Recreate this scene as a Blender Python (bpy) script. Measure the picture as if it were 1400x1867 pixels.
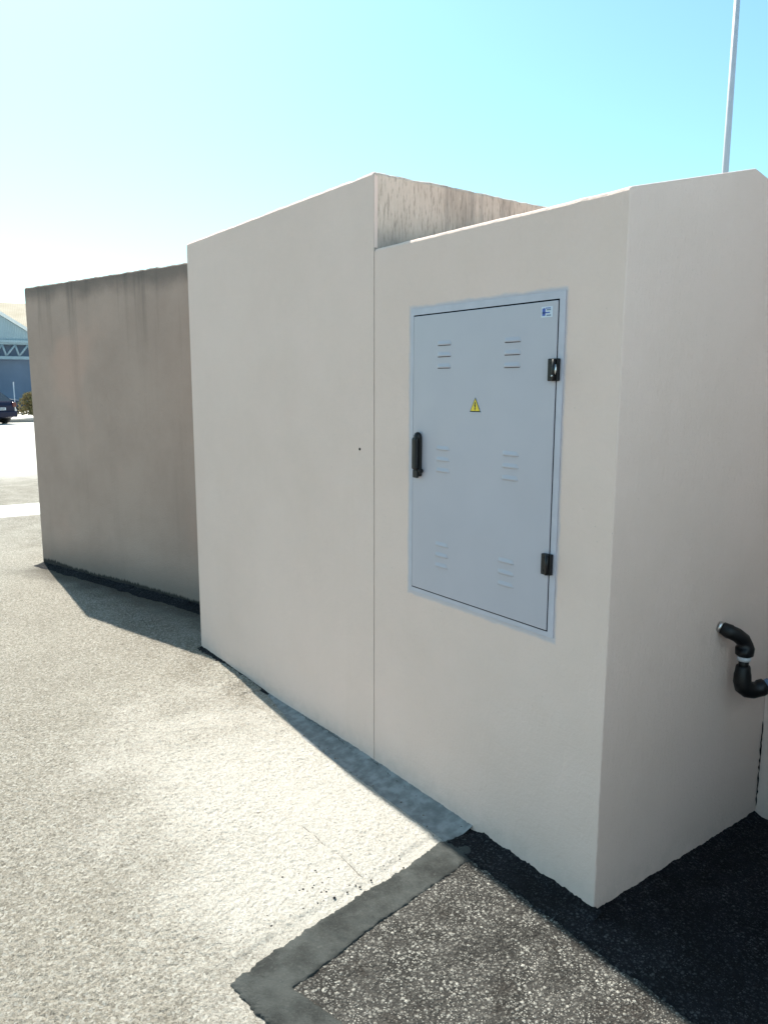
import bpy, bmesh, math, random
from mathutils import Vector, Matrix, noise
random.seed(7)
S = bpy.context.scene
for o in list(bpy.data.objects): bpy.data.objects.remove(o)

# ---------------------------------------------------------------- camera, sky, sun, exposure
cd = bpy.data.cameras.new('camera'); cam = bpy.data.objects.new('camera', cd); S.collection.objects.link(cam)
R_ = Vector((0.58818423, 0.80872374, 0.00228544)); U_ = Vector((-0.13090228, 0.09241567, 0.98707849)); F_ = Vector((-0.79806259, 0.58088317, -0.16022122))
cam.matrix_world = Matrix(((R_.x, U_.x, -F_.x, 1.34444), (R_.y, U_.y, -F_.y, -1.77674), (R_.z, U_.z, -F_.z, 1.6), (0, 0, 0, 1)))
cd.sensor_fit = 'VERTICAL'; cd.sensor_height = 36; cd.lens = 27.02; cd.clip_start = .05; cd.clip_end = 2000
S.camera = cam
SUN = Vector((-1.97, .147, 2.46)).normalized()
elev = math.asin(SUN.z); azim = math.atan2(SUN.x, SUN.y)
w = bpy.data.worlds.new('World'); S.world = w; w.use_nodes = True
nt = w.node_tree; nt.nodes.clear()
sky = nt.nodes.new('ShaderNodeTexSky'); sky.sky_type = 'NISHITA'; sky.sun_disc = False
sky.sun_elevation = elev; sky.sun_rotation = azim; sky.air_density = 1.0; sky.dust_density = .9; sky.ozone_density = .6
bg = nt.nodes.new('ShaderNodeBackground'); bg.inputs[1].default_value = .092
wo = nt.nodes.new('ShaderNodeOutputWorld'); tint = nt.nodes.new('ShaderNodeMix'); tint.data_type = 'RGBA'; tint.blend_type = 'MULTIPLY'; tint.inputs[0].default_value = 1
tint.inputs[7].default_value = (.84, 1.19, 1.12, 1)      # the phone's cool, cyan rendering of the hazy summer sky
nt.links.new(sky.outputs[0], tint.inputs[6]); nt.links.new(tint.outputs[2], bg.inputs[0]); nt.links.new(bg.outputs[0], wo.inputs[0])
sl = bpy.data.lights.new('sun', 'SUN'); sl.energy = 5.0; sl.angle = math.radians(.5); sl.color = (1, .94, .83)
so = bpy.data.objects.new('sun', sl); S.collection.objects.link(so); so.rotation_euler = (-SUN).to_track_quat('-Z', 'Y').to_euler()
S.view_settings.view_transform = 'Standard'; S.view_settings.look = 'None'; S.view_settings.exposure = 1.12; S.view_settings.gamma = 1

# ---------------------------------------------------------------- helpers
def link(o, parent=None):
    S.collection.objects.link(o)
    if parent: o.parent = parent
    return o
def tag(o, label=None, cat=None, group=None, kind=None):
    for k, v in (('label', label), ('category', cat), ('group', group), ('kind', kind)):
        if v: o[k] = v
    return o
def empty(name, loc=(0, 0, 0), rz=0, parent=None):
    o = bpy.data.objects.new(name, None); o.location = loc; o.rotation_euler = (0, 0, rz); return link(o, parent)
def mesh(name, bm, mats, parent=None, smooth=False):
    bmesh.ops.recalc_face_normals(bm, faces=bm.faces)
    me = bpy.data.meshes.new(name); bm.to_mesh(me); bm.free()
    for m in (mats if isinstance(mats, (list, tuple)) else [mats]): me.materials.append(m)
    if smooth:
        for f in me.polygons: f.use_smooth = True
    return link(bpy.data.objects.new(name, me), parent)
def box(bm, x0, x1, y0, y1, z0, z1, bev=0, seg=2, mi=0):
    t = bmesh.new(); bmesh.ops.create_cube(t, size=1)
    for v in t.verts: v.co = Vector(((x0+x1)/2+v.co.x*(x1-x0), (y0+y1)/2+v.co.y*(y1-y0), (z0+z1)/2+v.co.z*(z1-z0)))
    if bev: bmesh.ops.bevel(t, geom=t.edges[:], offset=bev, segments=seg, profile=.5, affect='EDGES')
    join(bm, t, mi)
def join(bm, t, mi=0):
    m = {}
    for v in t.verts: m[v] = bm.verts.new(v.co)
    for f in t.faces:
        try:
            g = bm.faces.new([m[v] for v in f.verts]); g.material_index = mi or f.material_index; g.smooth = f.smooth
        except ValueError: pass
    t.free()
def prism(bm, pts, y0, y1, mi=0, axis='y'):
    """extrude a polygon given in (a,b): axis y -> (x,z); axis x -> (y,z); axis z -> (x,y)"""
    def P(a, b, c): return {'y': (a, c, b), 'x': (c, a, b), 'z': (a, b, c)}[axis]
    A = [bm.verts.new(P(a, b, y0)) for a, b in pts]; B = [bm.verts.new(P(a, b, y1)) for a, b in pts]
    fs = [bm.faces.new(A), bm.faces.new(B[::-1])]
    n = len(pts)
    for i in range(n): fs.append(bm.faces.new((A[i], B[i], B[(i+1) % n], A[(i+1) % n])))
    for f in fs: f.material_index = mi
def tube(bm, pts, rad, seg=20, mi=0, cap=True):
    """rings of the given radii along a polyline"""
    pts = [Vector(p) for p in pts]; rad = rad if isinstance(rad, (list, tuple)) else [rad]*len(pts)
    rings = []; up = Vector((.3, .2, 1)).normalized()
    for i, p in enumerate(pts):
        d = (pts[min(i+1, len(pts)-1)]-pts[max(i-1, 0)])
        if d.length < 1e-9: d = Vector((0, 0, 1))
        d.normalize(); a = up.cross(d)
        if a.length < .05: a = Vector((1, 0, 0)).cross(d)
        a.normalize(); b = d.cross(a)
        rings.append([bm.verts.new(p+rad[i]*(a*math.cos(2*math.pi*k/seg)+b*math.sin(2*math.pi*k/seg))) for k in range(seg)])
    for i in range(len(rings)-1):
        for k in range(seg):
            f = bm.faces.new((rings[i][k], rings[i][(k+1) % seg], rings[i+1][(k+1) % seg], rings[i+1][k])); f.smooth = True; f.material_index = mi
    if cap:
        for r in (rings[0], rings[-1]): bm.faces.new(r).material_index = mi
def fbm(x, y, s=1., oct=4, seed=0): return noise.fractal(Vector((x*s, y*s, seed*7.3)), 1., 2., oct)

# ---------------------------------------------------------------- node helper
class G:
    def __init__(s, name):
        s.m = bpy.data.materials.new(name); s.m.use_nodes = True; s.t = s.m.node_tree; s.t.nodes.clear()
        s.out = s.n('ShaderNodeOutputMaterial'); s.b = s.n('ShaderNodeBsdfPrincipled'); s.l(s.b.outputs[0], s.out.inputs[0])
        s.geo = s.n('ShaderNodeNewGeometry'); s.pos = s.geo.outputs['Position']; s._xyz = None
    def n(s, t): return s.t.nodes.new(t)
    def l(s, a, b): s.t.links.new(a, b)
    def put(s, sock, v):
        if isinstance(v, bpy.types.NodeSocket): s.l(v, sock)
        elif isinstance(v, (tuple, list)) and len(v) == 3 and sock.type == 'RGBA': sock.default_value = (*v, 1)
        else: sock.default_value = v
    def noise(s, scale, detail=4, rough=.55, vec=None, dist=0):
        n = s.n('ShaderNodeTexNoise'); s.l(vec or s.pos, n.inputs['Vector']); n.inputs['Scale'].default_value = scale
        n.inputs['Detail'].default_value = detail; n.inputs['Roughness'].default_value = rough; n.inputs['Distortion'].default_value = dist
        return n.outputs[0]
    def voro(s, scale, feat='F1', out=0, vec=None):
        n = s.n('ShaderNodeTexVoronoi'); n.feature = feat; s.l(vec or s.pos, n.inputs['Vector']); n.inputs['Scale'].default_value = scale
        return n.outputs[out]
    def math(s, op, a, b=0., c=0., clamp=False):
        n = s.n('ShaderNodeMath'); n.operation = op; n.use_clamp = clamp
        s.put(n.inputs[0], a); s.put(n.inputs[1], b); s.put(n.inputs[2], c); return n.outputs[0]
    def mr(s, v, a, b, c=0., d=1., smooth=True):
        n = s.n('ShaderNodeMapRange'); n.interpolation_type = 'SMOOTHSTEP' if smooth else 'LINEAR'
        for i, q in enumerate((v, a, b, c, d)): s.put(n.inputs[i], q)
        return n.outputs[0]
    def mix(s, f, a, b, mode='MIX'):
        n = s.n('ShaderNodeMix'); n.data_type = 'RGBA'; n.blend_type = mode
        s.put(n.inputs[0], f); s.put(n.inputs[6], a); s.put(n.inputs[7], b); return n.outputs[2]
    def xyz(s):
        if not s._xyz: s._xyz = s.n('ShaderNodeSeparateXYZ'); s.l(s.pos, s._xyz.inputs[0])
        return s._xyz.outputs
    def vec(s, sx, sy, sz, ox=0, oy=0, oz=0):
        n = s.n('ShaderNodeMapping'); s.l(s.pos, n.inputs[0]); n.inputs['Scale'].default_value = (sx, sy, sz); n.inputs['Location'].default_value = (ox, oy, oz)
        return n.outputs[0]
    def bump(s, h, strength=.5, dist=.01, prev=None):
        n = s.n('ShaderNodeBump'); n.inputs['Strength'].default_value = strength; n.inputs['Distance'].default_value = dist
        s.l(h, n.inputs['Height'])
        if prev: s.l(prev, n.inputs['Normal'])
        return n.outputs[0]
    def done(s, col, rough=.9, normal=None, metal=0., spec=.5):
        s.put(s.b.inputs['Base Color'], col); s.put(s.b.inputs['Roughness'], rough); s.put(s.b.inputs['Metallic'], metal)
        s.put(s.b.inputs['Specular IOR Level'], spec)
        if normal: s.l(normal, s.b.inputs['Normal'])
        return s.m

def mat_plain(name, col, rough=.5, metal=0., spec=.5, var=.08, scale=6., bump=0., bscale=300, coat=0):
    g = G(name); n = g.noise(scale, 5)
    c = g.mix(g.mr(n, .3, .7), tuple(x*(1-var) for x in col), tuple(min(1, x*(1+var)) for x in col))
    nb = g.bump(g.noise(bscale, 3), bump, .002) if bump else None
    if coat: g.b.inputs['Coat Weight'].default_value = coat
    return g.done(c, g.mr(g.noise(scale*3, 4), .3, .7, rough*.85, min(1, rough*1.15)), nb, metal, spec)

def mat_ground():
    g = G('weathered_asphalt'); X, Y, Z = g.xyz()
    big = g.noise(.9, 5, .6); mid = g.noise(5., 5, .6); fine = g.noise(70., 4, .65); grit = g.noise(260., 3, .7)
    cell = g.voro(150.); cellc = g.voro(150., out=1)
    base = g.mix(g.mr(big, .35, .65), (.305, .28, .233), (.375, .35, .297))
    base = g.mix(g.mr(mid, .42, .7, 0., .3), base, (.45, .42, .36))
    # spilt cement bleaching the asphalt beside the kiosk
    dx = g.math('SUBTRACT', X, -.95); dy = g.math('SUBTRACT', Y, -.42)
    d = g.math('SQRT', g.math('ADD', g.math('MULTIPLY', g.math('MULTIPLY', dx, dx), .55), g.math('MULTIPLY', g.math('MULTIPLY', dy, dy), 2.2)))
    d = g.math('ADD', d, g.math('MULTIPLY', g.math('SUBTRACT', g.noise(2.6, 6, .65), .5), 1.5))
    cem = g.mr(d, .35, 1.45, 1., 0.)
    base = g.mix(g.math('MULTIPLY', cem, .85), base, (.62, .59, .54))
    # darker zone near the wall, and dusty far zone
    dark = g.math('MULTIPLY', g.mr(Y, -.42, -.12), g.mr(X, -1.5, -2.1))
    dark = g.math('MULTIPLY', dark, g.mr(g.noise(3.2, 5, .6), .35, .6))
    # shade painted into the colour along the foot of the long bare wall
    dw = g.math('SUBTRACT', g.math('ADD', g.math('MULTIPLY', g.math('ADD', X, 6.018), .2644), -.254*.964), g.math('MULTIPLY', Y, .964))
    foot_shade = g.math('MULTIPLY', g.mr(g.math('ADD', dw, g.math('MULTIPLY', g.noise(4., 5, .6), .25)), .58, .22), g.math('MULTIPLY', g.mr(X, -6.1, -5.7), g.mr(X, -2.9, -3.1)))
    base = g.mix(g.math('MULTIPLY', foot_shade, .9), base, (.045, .038, .032))
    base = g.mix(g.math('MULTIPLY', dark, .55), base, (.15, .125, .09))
    # aggregate grains and dark pits between them
    base = g.mix(g.mr(g.noise(170., 2, .5), .62, .75, 0., .5), base, (.50, .46, .39))
    pits = g.math('MAXIMUM', g.mr(g.noise(125., 6, .8, dist=1.2), .50, .39), g.math('MULTIPLY', g.mr(g.noise(300., 4, .8, dist=.8), .48, .36), .8))
    pits = g.math('MULTIPLY', pits, g.mr(cem, 0., 1., .85, .4))
    base = g.mix(pits, base, (.04, .034, .027))
    spots = g.mr(g.noise(23., 3, .5), .72, .78, 0., .5)
    base = g.mix(spots, base, (.12, .105, .085))
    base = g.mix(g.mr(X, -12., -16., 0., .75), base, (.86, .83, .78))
    gc = g.n('ShaderNodeSeparateColor'); g.l(g.voro(125., out=1), gc.inputs[0])
    grain = g.math('MULTIPLY', g.math('POWER', gc.outputs[0], 2.2), g.mr(cem, 0., 1., .75, .30)); base = g.mix(grain, base, (.15, .135, .11))
    base = g.mix(g.math('MULTIPLY', g.math('POWER', gc.outputs[1], 3.), g.math('MULTIPLY', g.math('SUBTRACT', 1., foot_shade), .5)), base, (.60, .58, .53))
    # broad white painted parking line, worn
    t = g.math('SUBTRACT', Y, g.math('MULTIPLY', g.math('ADD', X, 9.55), .085))
    line = g.math('MULTIPLY', g.mr(X, -10.1, -10.0), g.mr(X, -8.95, -9.05))
    line = g.math('MULTIPLY', line, g.mr(g.noise(14., 5, .7), .32, .42))
    base = g.mix(line, base, (.70, .69, .66))
    h = g.math('ADD', g.math('MULTIPLY', fine, .9), g.math('MULTIPLY', grit, .35))
    h = g.math('ADD', h, g.math('MULTIPLY', g.noise(150., 5, .7, dist=.5), .7))
    nb = g.bump(h, 1., .014)
    nb = g.bump(g.noise(9., 4, .6), .15, .02, nb)
    return g.done(base, .92, nb, 0, .25)

def mat_asphalt(name, agg=1., base=(.030, .030, .031), stone=(.30, .30, .28)):
    g = G(name)
    def cells(sc):
        c = g.voro(sc, out=1); sep = g.n('ShaderNodeSeparateColor'); g.l(c, sep.inputs[0]); d = g.voro(sc)
        return g.math('POWER', sep.outputs[0], 2.6), g.mr(d, .55, .25), sep.outputs[1]
    b1, m1, t1 = cells(88.); b2, m2, t2 = cells(190.)
    body = g.mix(g.mr(g.noise(7., 5, .65), .35, .65), tuple(x*.7 for x in base), tuple(x*1.5 for x in base))
    cl = g.mr(g.noise(6., 5, .65), .3, .62, .25, 1.)
    body = g.mix(g.math('MULTIPLY', g.math('MULTIPLY', g.math('MULTIPLY', b2, m2), cl), agg), body, stone)
    body = g.mix(g.math('MULTIPLY', g.math('MULTIPLY', g.math('MULTIPLY', b1, m1), cl), agg), body, g.mix(t1, tuple(x*.55 for x in stone), stone))
    h = g.math('ADD', g.math('MULTIPLY', g.voro(88.), -1.2), g.math('MULTIPLY', g.noise(120., 6, .75), 1.6))
    h = g.math('ADD', h, g.math('MULTIPLY', g.voro(190.), -.6))
    if agg > .5: body = g.mix(g.mr(g.noise(4.5, 5, .7), .5, .68, 0., .55), body, (.035, .027, .022))
    if agg < .2: h = g.noise(140., 7, .8); body = g.mix(g.mr(g.noise(16., 6, .75), .5, .7, 0., .5), body, (.075, .08, .077)); body = g.mix(g.mr(g.noise(210., 4, .8), .6, .72, 0., .5), body, (.012, .013, .013))
    return g.done(body, .9, g.bump(h, 1. if agg > .5 else .9, .010), 0, .2)

def mat_paint_wall(overspray=True):
    g = G('painted_render'); X, Y, Z = g.xyz()
    n1 = g.noise(1.3, 5, .6); n2 = g.noise(5., 5, .6)
    c = g.mix(g.mr(n1, .3, .7), (.635, .485, .42), (.675, .52, .455))
    c = g.mix(g.mr(n2, .4, .7, 0., .35), c, (.675, .51, .45))
    st = g.noise(1., 5, .6, g.vec(7., 7., .5)); c = g.mix(g.mr(st, .55, .75, 0., .18), c, (.61, .46, .39))
    if overspray:      # grey door paint brushed past the frame on to the wall
        wob = g.math('MULTIPLY', g.math('SUBTRACT', g.noise(14., 5, .6), .5), .022)
        ax = g.math('SUBTRACT', g.math('ABSOLUTE', g.math('SUBTRACT', X, -.568)), .362)
        az = g.math('SUBTRACT', g.math('ABSOLUTE', g.math('SUBTRACT', Z, 1.353)), .527)
        d = g.math('ADD', g.math('MAXIMUM', ax, az), wob)
        k = g.math('MULTIPLY', g.mr(d, .003, .016, 1., 0.), g.mr(Y, .02, .01))
        c = g.mix(g.math('MULTIPLY', k, .8), c, (.44, .42, .46))
    # thin scuffs and pinholes
    ph = g.math('MULTIPLY', g.mr(g.voro(34.), .075, .035), g.mr(g.noise(3., 3), .48, .6))
    c = g.mix(g.math('MULTIPLY', ph, .45), c, (.27, .25, .22))
    low = g.math('MULTIPLY', g.mr(Z, .16, .02), g.mr(g.noise(18., 5, .65), .4, .62)); c = g.mix(g.math('MULTIPLY', low, .2), c, (.42, .33, .28))
    tw = g.noise(1., 5, .6, g.vec(26., 26., 9.), 1.)
    h = g.math('ADD', g.math('ADD', g.noise(75., 5, .65), g.math('MULTIPLY', tw, 1.2)), g.math('MULTIPLY', g.noise(6., 4, .5), 2.2))
    h = g.math('SUBTRACT', h, g.math('MULTIPLY', ph, 1.5))
    return g.done(c, .78, g.bump(h, .38, .007), 0, .3)

def mat_concrete():
    g = G('raw_concrete'); X, Y, Z = g.xyz()
    c = g.mix(g.mr(g.noise(1.6, 6, .65), .3, .7), (.36, .262, .215), (.41, .303, .25))
    c = g.mix(g.mr(g.noise(1.1, 3, .5, g.vec(1, 1, 1, 3, 5, 2)), .55, .72, 0., .5), c, (.50, .32, .25))
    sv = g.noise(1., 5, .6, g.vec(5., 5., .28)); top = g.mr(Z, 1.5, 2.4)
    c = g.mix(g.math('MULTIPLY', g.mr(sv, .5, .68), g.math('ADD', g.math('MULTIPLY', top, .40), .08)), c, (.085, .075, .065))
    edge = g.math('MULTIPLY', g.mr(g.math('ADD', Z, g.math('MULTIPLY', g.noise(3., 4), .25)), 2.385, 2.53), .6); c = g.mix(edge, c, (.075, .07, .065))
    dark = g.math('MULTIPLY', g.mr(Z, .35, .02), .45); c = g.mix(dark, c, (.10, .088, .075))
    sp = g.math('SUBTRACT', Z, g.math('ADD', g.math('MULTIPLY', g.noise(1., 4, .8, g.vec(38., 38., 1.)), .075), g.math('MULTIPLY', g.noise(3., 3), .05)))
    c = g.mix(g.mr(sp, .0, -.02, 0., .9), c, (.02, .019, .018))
    c = g.mix(g.mr(g.noise(60., 4, .7), .62, .75, 0., .35), c, (.42, .39, .34))
    c = g.mix(g.mr(g.voro(31.), .07, .03, 0., .6), c, (.09, .08, .07))
    h = g.math('ADD', g.noise(70., 6, .7), g.math('MULTIPLY', g.noise(9., 4), 1.4))
    return g.done(c, .93, g.bump(h, .55, .007), 0, .25)
def mat_concrete_brushed():
    g = G('weathered_rough_concrete'); X, Y, Z = g.xyz()
    s1 = g.noise(1., 5, .7, g.vec(95., 95., 16.)); s2 = g.noise(1., 5, .6, g.vec(6., 6., .6)); n = g.noise(3., 5, .6)
    c = g.mix(g.mr(n, .3, .7), (.44, .345, .28), (.60, .48, .40))
    c = g.mix(g.mr(s1, .50, .36, 0., .6), c, (.24, .19, .155)); c = g.mix(g.mr(s1, .58, .72, 0., .6), c, (.70, .60, .52))
    c = g.mix(g.mr(s2, .55, .68, 0., .55), c, (.14, .125, .115))
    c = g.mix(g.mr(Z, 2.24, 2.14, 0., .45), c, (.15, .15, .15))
    return g.done(c, .93, g.bump(s1, .7, .007), 0, .25)

M = {}
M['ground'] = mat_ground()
M['patch'] = mat_asphalt('asphalt_with_stones', 1., (.052, .049, .045), (.66, .64, .58))
M['strip'] = mat_asphalt('fine_tar_filler', .10, (.047, .051, .049))
M['lip'] = mat_asphalt('tar_and_shade', .22, (.007, .007, .010), (.4, .4, .4))  # tar of the wall edges; also carries the shade painted beside the kiosk
M['cement'] = mat_plain('shade_toned_cement', (.20, .205, .205), .9, var=.28, scale=22, bump=.9, bscale=110, spec=.25)  # cement kept dark so the strip reads as shadow
M['wall'] = mat_paint_wall(); M['concrete'] = mat_concrete(); M['brushed'] = mat_concrete_brushed()
M['door'] = mat_plain('grey_blue_door_paint', (.385, .365, .405), .40, var=.025, scale=3, bump=.06, bscale=90, spec=.5)
M['frame'] = mat_plain('grey_frame_paint', (.415, .40, .45), .45, var=.05, scale=12, bump=.2, bscale=60)
M['black'] = mat_plain('black_plastic', (.006, .006, .007), .42, var=.2, spec=.3, bump=.1, bscale=120)
M['void'] = mat_plain('dark_gap', (.006, .007, .008), .9, spec=.1)
M['chrome'] = mat_plain('worn_metal', (.6, .6, .6), .3, metal=1.)
M['yellow'] = mat_plain('yellow_sticker', (.72, .52, .02), .45, var=.05)
M['ink'] = mat_plain('black_ink', (.015, .015, .012), .5)
M['white'] = mat_plain('white_print', (.50, .55, .62), .5)
M['blue'] = mat_plain('blue_print', (.045, .09, .36), .45, var=.1)
M['bay'] = mat_plain('blue_grey_cladding', (.13, .18, .27), .6, var=.12, scale=.4)
M['pole'] = mat_plain('galvanised_grey', (.50, .50, .54), .45, var=.05, metal=.0)

# ---------------------------------------------------------------- ground, patches
bm = bmesh.new()
rad = [0, 2, 5, 12, 40, 120, 400, 900]; prev = None; c0 = bm.verts.new((-2, 0, 0))
for r in rad[1:]:
    ring = [bm.verts.new((-2+r*math.cos(a*math.pi/24), r*math.sin(a*math.pi/24), 0)) for a in range(48)]
    for k in range(48):
        if prev is None: bm.faces.new((c0, ring[k], ring[(k+1) % 48]))
        else: bm.faces.new((prev[k], ring[k], ring[(k+1) % 48], prev[(k+1) % 48]))
    prev = ring
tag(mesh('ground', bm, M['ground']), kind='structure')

# the worn surface in front of the camera, modelled grain by grain so that the low sun rakes it
import numpy as np
CR = [(-.939, -.481), (-.86, -.474), (-.80, -.479), (-.769, -.473), (-.70, -.466), (-.638, -.468), (-.585, -.473), (-.545, -.470)]
rng = np.random.default_rng(11)
def vnoise(x, y, wl, seed):
    r_ = np.random.default_rng(seed).random((997, 991)); u = x/wl+500; v = y/wl+500
    i = np.floor(u).astype(int); j = np.floor(v).astype(int); fu = u-i; fv = v-j; fu = fu*fu*(3-2*fu); fv = fv*fv*(3-2*fv)
    g_ = lambda a, b: r_[a % 997, b % 991]
    return (g_(i, j)*(1-fu)+g_(i+1, j)*fu)*(1-fv)+(g_(i, j+1)*(1-fu)+g_(i+1, j+1)*fu)*fv
xs = [.36]
while xs[-1] > -5.2: xs.append(xs[-1]-(.0032+.0016*max(0, -.4-xs[-1])))
xs = np.array(xs); ys = np.arange(-2.05, -.004, .0036)
Xg, Yg = np.meshgrid(xs, ys, indexing='ij')
th = .6; xr = Xg*math.cos(th)+Yg*math.sin(th); yr = -Xg*math.sin(th)+Yg*math.cos(th)
n1 = vnoise(xr, yr, .013, 1); n2 = vnoise(yr, xr, .0065, 2); n3 = vnoise(xr, yr, .045, 3); n4 = vnoise(Xg, Yg, .35, 4); n5 = vnoise(yr, Xg, .022, 5)
hgt = .0030*np.abs(2*n1-1)**.7*1.0+.0016*n2+.0022*n5+.0016*n3
amp = .62+.75*n4*vnoise(Xg, Yg, .9, 8)*1.6
rough_ = .78+.22*np.clip(np.hypot((Xg+.95)*.8, (Yg+.42)*1.6)/1.1, 0, 1)   # the cement wash has filled the pores near the kiosk
hgt = .0008+hgt*amp*rough_*1.75
edge_x = np.interp(-Yg, [0, .156, .501, .758, .915, 1.02, 1.021, 3], [-.60, -.60, -.53, -.50, -.47, -.44, -.44, -.44])
k1 = np.clip((edge_x-Xg)/.02, 0, 1); edge_y = np.interp(Xg, [-.45, -.39, -.222, -.1, .6], [-1.0, -1.03, -1.01, -.99, -.80]); k1 = np.maximum(k1, np.clip((edge_y-Yg)/.015, 0, 1)*(Xg > -.46))
for (cx_, cy_), (dx_, dy_) in zip(CR, CR[1:]):
    tt = np.clip(((Xg-cx_)*(dx_-cx_)+(Yg-cy_)*(dy_-cy_))/((dx_-cx_)**2+(dy_-cy_)**2), 0, 1)
    hgt *= np.clip((np.hypot(Xg-cx_-tt*(dx_-cx_), Yg-cy_-tt*(dy_-cy_))-.002)/.004, .1, 1)
k2 = np.clip((-.115-Yg)/.02, 0, 1); k2 = np.where(Xg < -2.2, 1, k2)
wall_y = -.254+(Xg+6.018)*.2743; k3 = np.clip((wall_y-.09-Yg)/.02, 0, 1); k3 = np.where(Xg > -3.02, 1, k3)
kb = np.clip(np.minimum.reduce([(Xg-xs[-1])/.03, (Yg-ys[0])/.03, (xs[0]-Xg)/.005+.2]), 0, 1)
hgt = .0003+(hgt-.0003)*k1*k2*k3*kb
nx_, ny_ = Xg.shape; co = np.stack([Xg, Yg, hgt], -1).reshape(-1, 3).astype(np.float32)
ii, jj = np.meshgrid(np.arange(nx_-1), np.arange(ny_-1), indexing='ij'); a_ = (ii*ny_+jj).ravel()
fa = np.stack([a_, a_+1, a_+ny_+1, a_+ny_], -1).astype(np.int32)
keep = ~((Xg[:-1, :-1].ravel() > -3.0) & (Yg[:-1, :-1].ravel() > -.005)); fa = fa[keep]
me = bpy.data.meshes.new('worn_asphalt'); me.vertices.add(len(co)); me.vertices.foreach_set('co', co.ravel())
me.loops.add(fa.size); me.loops.foreach_set('vertex_index', fa.ravel()); me.polygons.add(len(fa))
me.polygons.foreach_set('loop_start', np.arange(0, fa.size, 4, dtype=np.int32)); me.polygons.foreach_set('loop_total', np.full(len(fa), 4, np.int32))
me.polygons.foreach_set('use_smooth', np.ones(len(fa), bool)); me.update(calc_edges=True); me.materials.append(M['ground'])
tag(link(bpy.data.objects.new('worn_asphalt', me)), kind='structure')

def poly_dense(pts, amp=.004, step=.012, seed=0, closed=True):
    out = []
    for i in range(len(pts) if closed else len(pts)-1):
        a = Vector(pts[i]); b = Vector(pts[(i+1) % len(pts)]); n = max(1, int((b-a).length/step))
        d = (b-a).normalized() if (b-a).length else Vector((1, 0)); nn = Vector((-d.y, d.x))
        for k in range(n):
            p = a.lerp(b, k/n); q = p+nn*(amp*fbm(p.x, p.y, 45, 3, seed)+amp*.8*fbm(p.x, p.y, 9, 3, seed+3)); out.append((q.x, q.y))
    return out
def slab(name, pts, z, mat, bev=.003):
    """thin irregular sheet with a low rounded edge"""
    bm = bmesh.new()
    top = [bm.verts.new((x, y, z)) for x, y in pts]; f = bm.faces.new(top)
    low = [bm.verts.new((x, y, .0005)) for x, y in pts]
    for i in range(len(pts)):
        bm.faces.new((top[i], low[i], low[(i+1) % len(pts)], top[(i+1) % len(pts)]))
    bmesh.ops.triangulate(bm, faces=[f], quad_method='BEAUTY', ngon_method='EAR_CLIP')
    if len(pts) > 200: pass
    return mesh(name, bm, mat)
left_edge = [(.0, -.47), (-.161, -.46), (-.346, -.43), (-.514, -.41), (-.764, -.35), (-.897, -.32), (-.93, -.3)]
def lerp_tab(t, v):
    for (a, b), (c, d) in zip(t, t[1:]):
        if (a >= v >= c): return b+(d-b)*(a-v)/(a-c)
    return t[-1][1]
bm = bmesh.new(); NY = 60
xs_ = [0, .1, .25, .5, .8, 1.2, 1.7, 2.4, 3.4, 5.3]
def sheet(ys, xf):
    last = None
    for y in ys:
        x0_ = xf(y); row = [bm.verts.new((x0_+q, y, .004)) for q in xs_]
        if last:
            for k in range(len(xs_)-1): bm.faces.new((last[k], last[k+1], row[k+1], row[k]))
        last = row
sheet([-.93+.93*i/NY for i in range(NY+1)], lambda y: lerp_tab(left_edge, y))
o = mesh('fresh_asphalt', bm, M['patch']); tag(o, kind='structure')
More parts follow.
